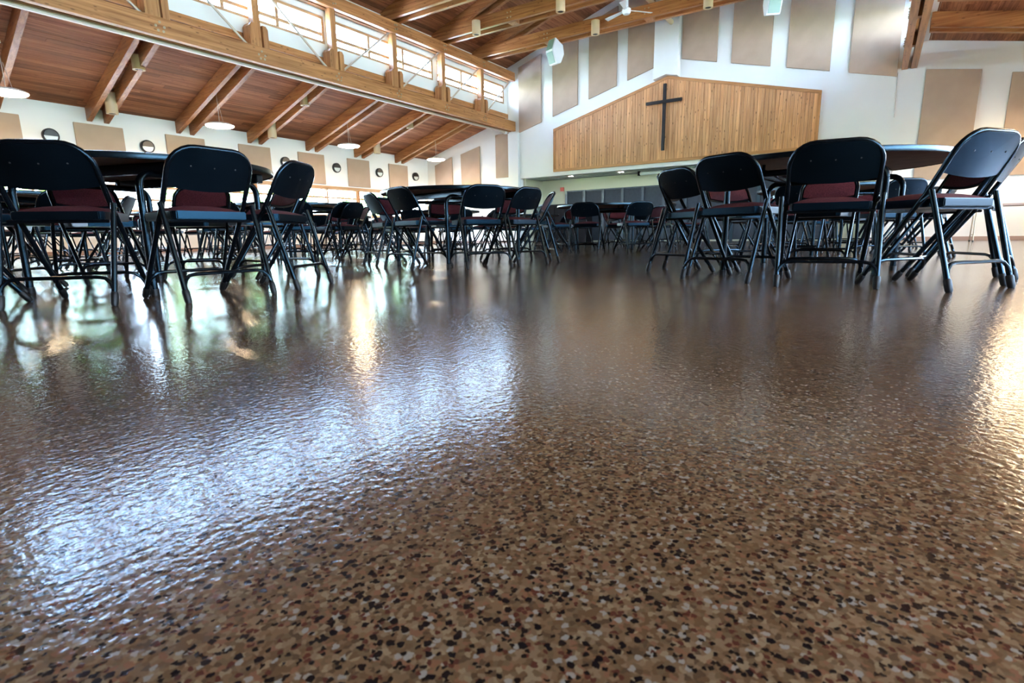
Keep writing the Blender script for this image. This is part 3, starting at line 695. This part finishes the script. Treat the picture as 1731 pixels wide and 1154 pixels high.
# ------------------------------------------------------------------ folding chair
def make_chair():
    root = empty('folding_chair')
    W = .205; T = .0125
    # profile of the long tube in the side plane
    foot = Vector((.215, 0)); piv = Vector((-.085, .46)); top = Vector((-.232, .729))
    def side(t):     # t 0 foot, 1 pivot, 2 top
        return foot.lerp(piv, t) if t <= 1 else piv.lerp(top, t-1)
    d2 = (top-piv).normalized(); L2 = (top-piv).length
    # arch above the seat
    pts = []; rc_ = .115
    base = [piv+(top-piv)*.0]
    for s in (1, -1):
        seq = [(W*s, 0.0)]
        k = [(W*s, (L2-rc_)*f) for f in (.5, 1)]
        arc = [(s*(W-rc_+rc_*math.cos(a)), L2-rc_+rc_*math.sin(a)) for a in [PI/2*j/6 for j in range(1, 7)]]
        seq += k+arc
        pts.append(seq)
    path = pts[0] + pts[1][::-1]
    def bp(y, l): p = piv+d2*l; return Vector((p.x, y, p.y))
    P3 = [bp(y, l) for y, l in path]
    MB().tube(P3, T, 10).build('back_frame', M['steel'], root, smooth=True)
    for s in (1, -1):
        a = Vector((foot.x, s*W, 0.018)); b_ = Vector((piv.x, s*W, piv.y))
        f0 = a-(b_-a).normalized()*.02
        lg = MB().tube([a, a.lerp(b_, .5), b_], T, 10).build('leg', M['steel'], root, smooth=True)
        dd = (b_-a).normalized()
        MB().tube([a-dd*.016, a-dd*.005, a+dd*.035, a+dd*.045], .017, 10, radii=[.012, .0165, .0175, .0145]).build('rubber_foot', M['rubber'], lg, smooth=True)
        wy = s*(W+.021)
        a = Vector((-.255, wy, .020)); b_ = Vector((-.125, s*(W+.026), .475))
        lg = MB().tube([a, a.lerp(b_, .5), b_], T, 10).build('leg', M['steel'], root, smooth=True)
        dd = (b_-a).normalized()
        MB().tube([a-dd*.022, a-dd*.01, a+dd*.035, a+dd*.045], .017, 10, radii=[.012, .0165, .0175, .0145]).build('rubber_foot', M['rubber'], lg, smooth=True)
        # link strap between rear leg and frame
        MB().tube([(-.115, s*(W+.012), .455), (-.055, s*(W+.004), .415)], .006, 6).build('hinge_link', M['steel'], root)
    # braces: rear and front, ends curving down to the legs
    def brace(lo, hi, hw, name='brace'):
        p = []
        for s in (1, -1):
            q = [Vector((lo[0], s*hw, lo[1])), Vector((lo[0]+(hi[0]-lo[0])*.45, s*(hw-.010), lo[1]+(hi[1]-lo[1])*.5)), Vector((lo[0]+(hi[0]-lo[0])*.85, s*(hw-.035), lo[1]+(hi[1]-lo[1])*.9)), Vector((hi[0], s*(hw-.07), hi[1]))]
            p.append(q)
        MB().tube(p[0]+p[1][::-1], .009, 8).build(name, M['steel'], root, smooth=True)
    brace((-.243, .075), (-.225, .135), W+.021); brace((.165, .078), (.130, .135), W)
    # seat pan with folded rim
    mb = MB()
    out = [(.225, -.150), (.235, -.12), (.235, .12), (.225, .150), (-.13, .190), (-.155, .175), (-.155, -.175), (-.13, -.190)]
    mb.prism([(x, y, .398) for x, y in out], (0, 0, .040))
    sp = mb.build('seat_pan', M['steel_flat'], root, bevel=.004)
    # domed cushion
    def dome(outline, z0, rise, rings=4):
        mb = MB(); n_ = len(outline); cx_ = sum(p[0] for p in outline)/n_; cy_ = sum(p[1] for p in outline)/n_
        for k in range(rings+1):
            f = 1-k/(rings+.8); h = z0+rise*(1-f**2.6) if k else z0
            for x, y in outline: mb.v.append((cx_+(x-cx_)*f, cy_+(y-cy_)*f, h))
        for k in range(rings):
            for j in range(n_): mb.f.append((k*n_+j, k*n_+(j+1) % n_, (k+1)*n_+(j+1) % n_, (k+1)*n_+j))
        mb.f.append(tuple(rings*n_+j for j in range(n_)))
        mb.f.append(tuple(range(n_))[::-1])
        return mb
    o2 = [(.215, -.125), (.225, -.06), (.228, 0), (.225, .06), (.215, .125), (.19, .148), (.05, .162), (-.12, .178), (-.142, .16), (-.145, 0), (-.142, -.16), (-.12, -.178), (.05, -.162), (.19, -.148)]
    dome(o2, .438, .034).build('seat_cushion', M['fabric'], root, smooth=True)
    MB().tube([(-.135, -W, .392), (-.135, W, .392)], .008, 8).build('cross_rod', M['steel'], root)
    # backrest: curved sheet inside the arch, with pad in front
    bh0, bh1 = L2-.20, L2-.012
    up_ = Vector((d2.x, 0, d2.y)); nf = Vector((d2.y, 0, -d2.x))   # nf points to the front
    if nf.x < 0: nf = -nf
    def ol(inset):
        wv = W-inset; r_ = rc_-inset*.6; pts = []
        lo = bh0+inset*.8; hi = L2+.004-inset
        for j in range(9): pts.append((-wv+2*wv*j/8, lo + .018*(2*j/8-1)**2*0 + .012*(1-(2*j/8-1)**2)*-1))
        for a in [PI/2*j/6 for j in range(0, 7)]: pts.append((wv-r_+r_*math.cos(a), hi-r_+r_*math.sin(a)))
        for a in [PI/2*j/6 for j in range(0, 7)]: pts.append((-(wv-r_)-r_*math.sin(a), hi-r_+r_*math.cos(a)))
        return pts
    def sheet(inset, off, th, name, m_, cush=0):
        # strips across the width so the sheet can bow backwards
        P_ = ol(inset); n_ = len(P_); mb = MB(); rings = 4
        cy_ = 0; cz_ = (bh0+L2)/2
        def pos(y, l, o_):
            bow = -.022*(1-(y/W)**2)
            p = Vector((piv.x, y, piv.y))+up_*l+nf*(bow+o_); return tuple(p)
        for side_ in (0, 1):
            for k in range(rings+1):
                f = 1-k/rings if k < rings else 0.02
                for y, l in P_:
                    o_ = off+(th+cush*(1-f**2.5) if side_ else 0)
                    mb.v.append(pos(cy_+(y-cy_)*f, cz_+(l-cz_)*f, o_))
        def vid(s_, k, j): return s_*(rings+1)*n_+k*n_+j % n_
        for s_ in (0, 1):
            for k in range(rings):
                for j in range(n_): mb.f.append((vid(s_, k, j), vid(s_, k, j+1), vid(s_, k+1, j+1), vid(s_, k+1, j)))
            mb.f.append(tuple(vid(s_, rings, j) for j in range(n_)))
        for j in range(n_): mb.f.append((vid(0, 0, j), vid(0, 0, j+1), vid(1, 0, j+1), vid(1, 0, j)))
        return mb.build(name, m_, root, smooth=True)
    bk = sheet(.002, -.006, .006, 'backrest', M['steel_flat'])
    sheet(.020, .001, .008, 'back_cushion', M['fabric'], .018)
    for y in (-.11, 0, .11):
        bow = -.022*(1-(y/W)**2)
        c_ = Vector((piv.x, y, piv.y))+up_*(L2-.085)+nf*(bow-.006)
        MB().tube([c_+nf*.002, c_-nf*.003], .004, 6).build('screw', M['screw'], bk)
    return root
chair0 = make_chair()

# ------------------------------------------------------------------ round folding table
def make_table():
    root = empty('round_table')
    R = .76; Z = .74
    MB().lathe([(0, Z-.020), (R-.006, Z-.020), (R-.006, Z), (0, Z)], n=56, closed=False).build('tabletop', M['tabletop'], root)
    MB().lathe([(0, Z-.026), (R-.02, Z-.026), (R-.02, Z-.0205), (0, Z-.0205)], n=56, closed=False).build('underside', M['tableunder'], root)
    MB().lathe([(R-.012, Z-.030), (R, Z-.028), (R+.002, Z-.014), (R, Z+.001), (R-.010, Z+.004), (R-.012, Z+.001)], n=56, closed=False).build('edge_band', M['steel'], root, smooth=True)
    for s in (-1, 1): MB().box(-.60, .60, s*.33-.028, s*.33+.028, Z-.082, Z-.027).build('rail', M['steel'], root, bevel=.004)
    for s in (-1, 1):
        x = s*.47; r_ = .07; hw = .44
        def yz(a): return a
        bar = []
        for t_ in (1, -1):
            q = [Vector((x, t_*hw, .655-r_))] + [Vector((x, t_*(hw-r_+r_*math.cos(a)), .655-r_+r_*math.sin(a))) for a in [PI/2*j/5 for j in range(1, 6)]]
            bar.append(q)
        MB().tube(bar[0]+bar[1][::-1], .0195, 10).build('crossbar', M['steel'], root, smooth=True)
        for t_ in (1, -1):
            lg = MB().tube([(x, t_*hw, .02), (x, t_*hw, .655-r_)], .0195, 10).build('leg', M['steel'], root, smooth=True)
            MB().tube([(x, t_*hw, .0), (x, t_*hw, .035)], .023, 10).build('rubber_foot', M['rubber'], lg, smooth=True)
            MB().tube([(x, t_*.22, .655), (x, t_*.22, Z-.03)], .010, 8).build('hinge_tab', M['steel'], root)
            MB().tube([(x, t_*.30, .655), (x*.18, t_*.30, Z-.05)], .008, 8).build('folding_stay', M['steel'], root, smooth=True)
    return root
table0 = make_table()
index_kids()

WPOS = ['on its left aisle side', 'on its far left side', 'on its far side', 'on its far right side', 'on its right side', 'on its near right side', 'on its near side', 'on its near left side']
used = {'c': False, 't': False}
def put(kind, x, y, rz, label, cat, group):
    src = chair0 if kind == 'c' else table0
    o = src if not used[kind] else copy_tree(src)
    used[kind] = True
    o.location = (x, y, 0); o.rotation_euler = (0, 0, rz)
    tag(o, label, cat, group); return o
def chair_at_rear(mx, my, face, label, group):       # mx, my: midpoint between the two rear feet; face in degrees
    a = math.radians(face)
    return put('c', mx+.255*math.cos(a), my+.255*math.sin(a), a, label, 'chair', group)

def tname(cx_, cy_, rot, name, nchairs, skip=(), start=0, rad=1.13, explicit=(), jitter=.03):
    put('t', cx_, cy_, math.radians(rot), 'black round folding table, ' + name, 'table', 'round folding tables')
    grp = 'folding chairs around the ' + name
    for (mx, my, fc, lab) in explicit: chair_at_rear(mx, my, fc, lab, grp)
    for k in range(nchairs):
        a = start+360/nchairs*k
        if any(abs((a-s_+180) % 360-180) < 3 for s_ in skip): continue
        ar = math.radians(a+random.uniform(-2.5, 2.5)); r_ = rad+random.uniform(-jitter, jitter)
        mx, my = cx_+r_*math.cos(ar), cy_+r_*math.sin(ar)
        # direction word relative to the viewpoint
        va = math.degrees(math.atan2(cy_, cx_)); rel = (a-va) % 360      # 0 = far, 90 = left, 180 = near
        wd = ['far', 'far left', 'left', 'near left', 'near', 'near right', 'right', 'far right'][int(((rel+22.5) % 360)//45)]
        chair_at_rear(mx, my, math.degrees(ar)+180+random.uniform(-5, 5), 'maroon-seated black chair, %s side of the %s' % (wd, name), grp)

# the three tables in front
tname(1.64, 3.88, -71.5, 'nearest table on the left', 8, skip=(180, 225, 270, 315), start=0, rad=1.10, explicit=(
    (.885, 3.10, 47, 'large black folding chair cut by the left edge, seen from behind'),
    (1.49, 2.71, 91, 'black folding chair seen from behind, maroon seat, second from the left edge'),
    (2.10, 2.87, 118, 'black folding chair angled left beside the second chair of the nearest left table'),
    (.42, 3.75, 3, 'black folding chair at the far left beside the left edge, mostly hidden')))
tname(4.46, 3.66, 74.5, 'middle table behind the open floor', 8, skip=(135, 180, 225, 270, 315), start=0, rad=1.10, explicit=(
    (3.93, 4.42, -25, 'black folding chair seen edge on at the left end of the middle table'),
    (3.62, 3.69, -12, 'black folding chair with its back to us left of the middle table leg'),
    (4.00, 2.91, 64, 'black folding chair facing away, tallest at the right of the middle table'),
    (4.53, 2.77, 84, 'black folding chair just right of the tallest one at the middle table'),
    (5.24, 2.93, 130, 'black folding chair with maroon back seen sideways at the right of the middle table')))
tname(4.33, .37, -6.5, 'nearest table on the right', 8, skip=(135, 180, 225, 270, 315), start=0, rad=1.10, explicit=(
    (3.92, 1.25, -34, 'black folding chair leftmost at the right table, beside the open floor'),
    (3.40, .80, -22, 'black folding chair second from the left at the right table, back to us'),
    (3.22, .20, 8, 'black folding chair with rounded back in the middle of the right table'),
    (3.39, -.44, 53, 'black folding chair seen from the side, back catching blue daylight, far right'),
    (3.90, -.62, 76, 'black folding chair tucked behind the rightmost chair, cut by the right edge'),
    (4.50, -.52, 116, 'black folding chair on the far side of the right table, maroon back towards us')))
tname(4.62, 6.75, 10, 'window front table', 8, start=239, skip=(239+35, ), rad=1.12, explicit=((4.75, 5.66, 92, 'black folding chair with teal sheen standing alone right of the window table'),))
tname(8.35, 3.75, 25, 'far table before the dark partition', 8, start=188)
tname(7.05, .45, 35, 'second right table', 8, start=170)
tname(11.3, 3.9, 5, 'farthest table before the partition', 8, start=10)
tname(10.2, .65, 15, 'farthest table on the right', 8, start=20)
tname(1.62, 6.95, 30, 'second table along the left edge', 8, start=12)
tname(1.70, 10.1, 12, 'third table along the left edge', 8, start=31)
tname(4.70, 9.9, 40, 'second row table near the windows', 8, start=5)
tname(7.9, 6.9, 22, 'third row table left of centre', 8, start=17)
tname(8.0, 10.0, 3, 'third row table near the windows', 8, start=33)
tname(11.2, 7.0, 33, 'last row table left of the partition', 8, start=2)
tname(11.3, 10.1, 14, 'last row table near the windows', 8, start=21)
tname(4.6, 12.95, 26, 'nearest table against the windows', 8, start=8)
tname(7.9, 12.95, 8, 'middle table against the windows', 8, start=29)
tname(11.2, 13.0, 41, 'farthest table against the windows', 8, start=14)

# low folding table standing by the right wall
e = empty('folding_table', (14.75, -2.5, 0)); tag(e, 'pale rectangular folding table with thin legs near the far right wall', 'table')
MB().box(-.38, .38, -1.0, 1.0, .70, .74).build('tabletop', M['base'], e, bevel=.006)
for s in (-1, 1):
    y = s*.85
    for t_ in (-1, 1):
        lg = MB().tube([(t_*.26, y+.0, .02), (t_*.20, y, .36), (t_*.20, y, .70)], .012, 8).build('leg', M['bolt'], e, smooth=True)
        MB().tube([(t_*.262, y, 0), (t_*.26, y, .03)], .015, 8).build('rubber_foot', M['rubber'], lg)
    MB().tube([(-.24, y, .14), (.24, y, .14)], .009, 8).build('brace', M['bolt'], e)

# ------------------------------------------------------------------ outside: lawn and trees
for (x0, x1, y0, y1, m_) in ((-60, 70, YL+7, 70, 'grass'), (-60, 70, -70, YR-7, 'grass'), (-60, 70, YL+.3, YL+7, 'bounce_paving'), (-60, 70, YR-7, YR-.3, 'bounce_paving')):  # paved strips are added to bounce sunlight up through the low windows
    tag(MB().box(x0, x1, y0, y1, -.3, -.2).build('lawn' if m_ == 'grass' else 'bounce_terrace', M[m_]), kind='structure')
for (ya, yb, zf) in ((CL+.17, YL+.8, zl), (CRr-.17, YR-.8, zr)):  # unseen aisle roofs, added pale to bounce sun up through the clerestory
    tag(MB().hexa([(XN-.3, ya, zf(ya)+.12), (XF+.3, ya, zf(ya)+.12), (XF+.3, yb, zf(yb)+.12), (XN-.3, yb, zf(yb)+.12), (XN-.3, ya, zf(ya)+.2), (XF+.3, ya, zf(ya)+.2), (XF+.3, yb, zf(yb)+.2), (XN-.3, yb, zf(yb)+.2)]).build('roof', M['roofing']), kind='structure')
tag(MB().hexa([(XN-.3, CRr-.3, zn(CRr)+.16), (XF+.3, CRr-.3, zn(CRr)+.16), (XF+.3, RIDGE, RZ+.16), (XN-.3, RIDGE, RZ+.16), (XN-.3, CRr-.3, zn(CRr)+.22), (XF+.3, CRr-.3, zn(CRr)+.22), (XF+.3, RIDGE, RZ+.22), (XN-.3, RIDGE, RZ+.22)]).build('roof', M['roofing']), kind='structure')
tag(MB().hexa([(XN-.3, CL+.3, zn(CL)+.16), (XF+.3, CL+.3, zn(CL)+.16), (XF+.3, RIDGE, RZ+.16), (XN-.3, RIDGE, RZ+.16), (XN-.3, CL+.3, zn(CL)+.22), (XF+.3, CL+.3, zn(CL)+.22), (XF+.3, RIDGE, RZ+.22), (XN-.3, RIDGE, RZ+.22)]).build('roof', M['roofing']), kind='structure')
def tree(x, y, h, r, k, lab):
    e = empty('tree', (x, y, -.2)); tag(e, lab, 'tree', 'trees outside the windows')
    MB().tube([(0, 0, 0), (.1, 0, h*.3), (0, .1, h*.6)], .2, 8, radii=[.22, .17, .09]).build('trunk', M['bark'], e, smooth=True)
    mb = MB(); rr = random.Random(k)
    for i in range(1400):
        u = rr.uniform(-1, 1); a = rr.uniform(0, 2*PI); q = r*rr.uniform(.55, 1)**.6
        c_ = Vector((q*math.sqrt(1-u*u)*math.cos(a), q*math.sqrt(1-u*u)*math.sin(a), h*.62+u*h*.36*rr.uniform(.8, 1)))
        d1 = Vector((rr.gauss(0, 1), rr.gauss(0, 1), rr.gauss(0, 1))).normalized(); d2 = d1.cross(Vector((rr.gauss(0, 1), rr.gauss(0, 1), rr.gauss(0, 1)))).normalized(); s_ = rr.uniform(.12, .26)
        i0 = len(mb.v); mb.v += [tuple(c_+d1*s_), tuple(c_+d2*s_*.6), tuple(c_-d1*s_), tuple(c_-d2*s_*.6)]; mb.f.append((i0, i0+1, i0+2, i0+3))
    o = link('foliage', mb.mesh('foliage', M['leaf']), e); o['kind'] = 'stuff'
for k, (x, y, h, r) in enumerate(((2, 30, 6.5, 2.6), (9, 33, 7.5, 3.0), (16, 31, 6.2, 2.5), (23, 34, 8, 3.2), (30, 33, 7, 3), (-4, 33, 7, 3))):
    tree(x, y, h, r, k, 'green leafy tree outside the left windows, %s from the left' % ['second', 'third', 'fourth', 'fifth', 'sixth', 'first'][k])
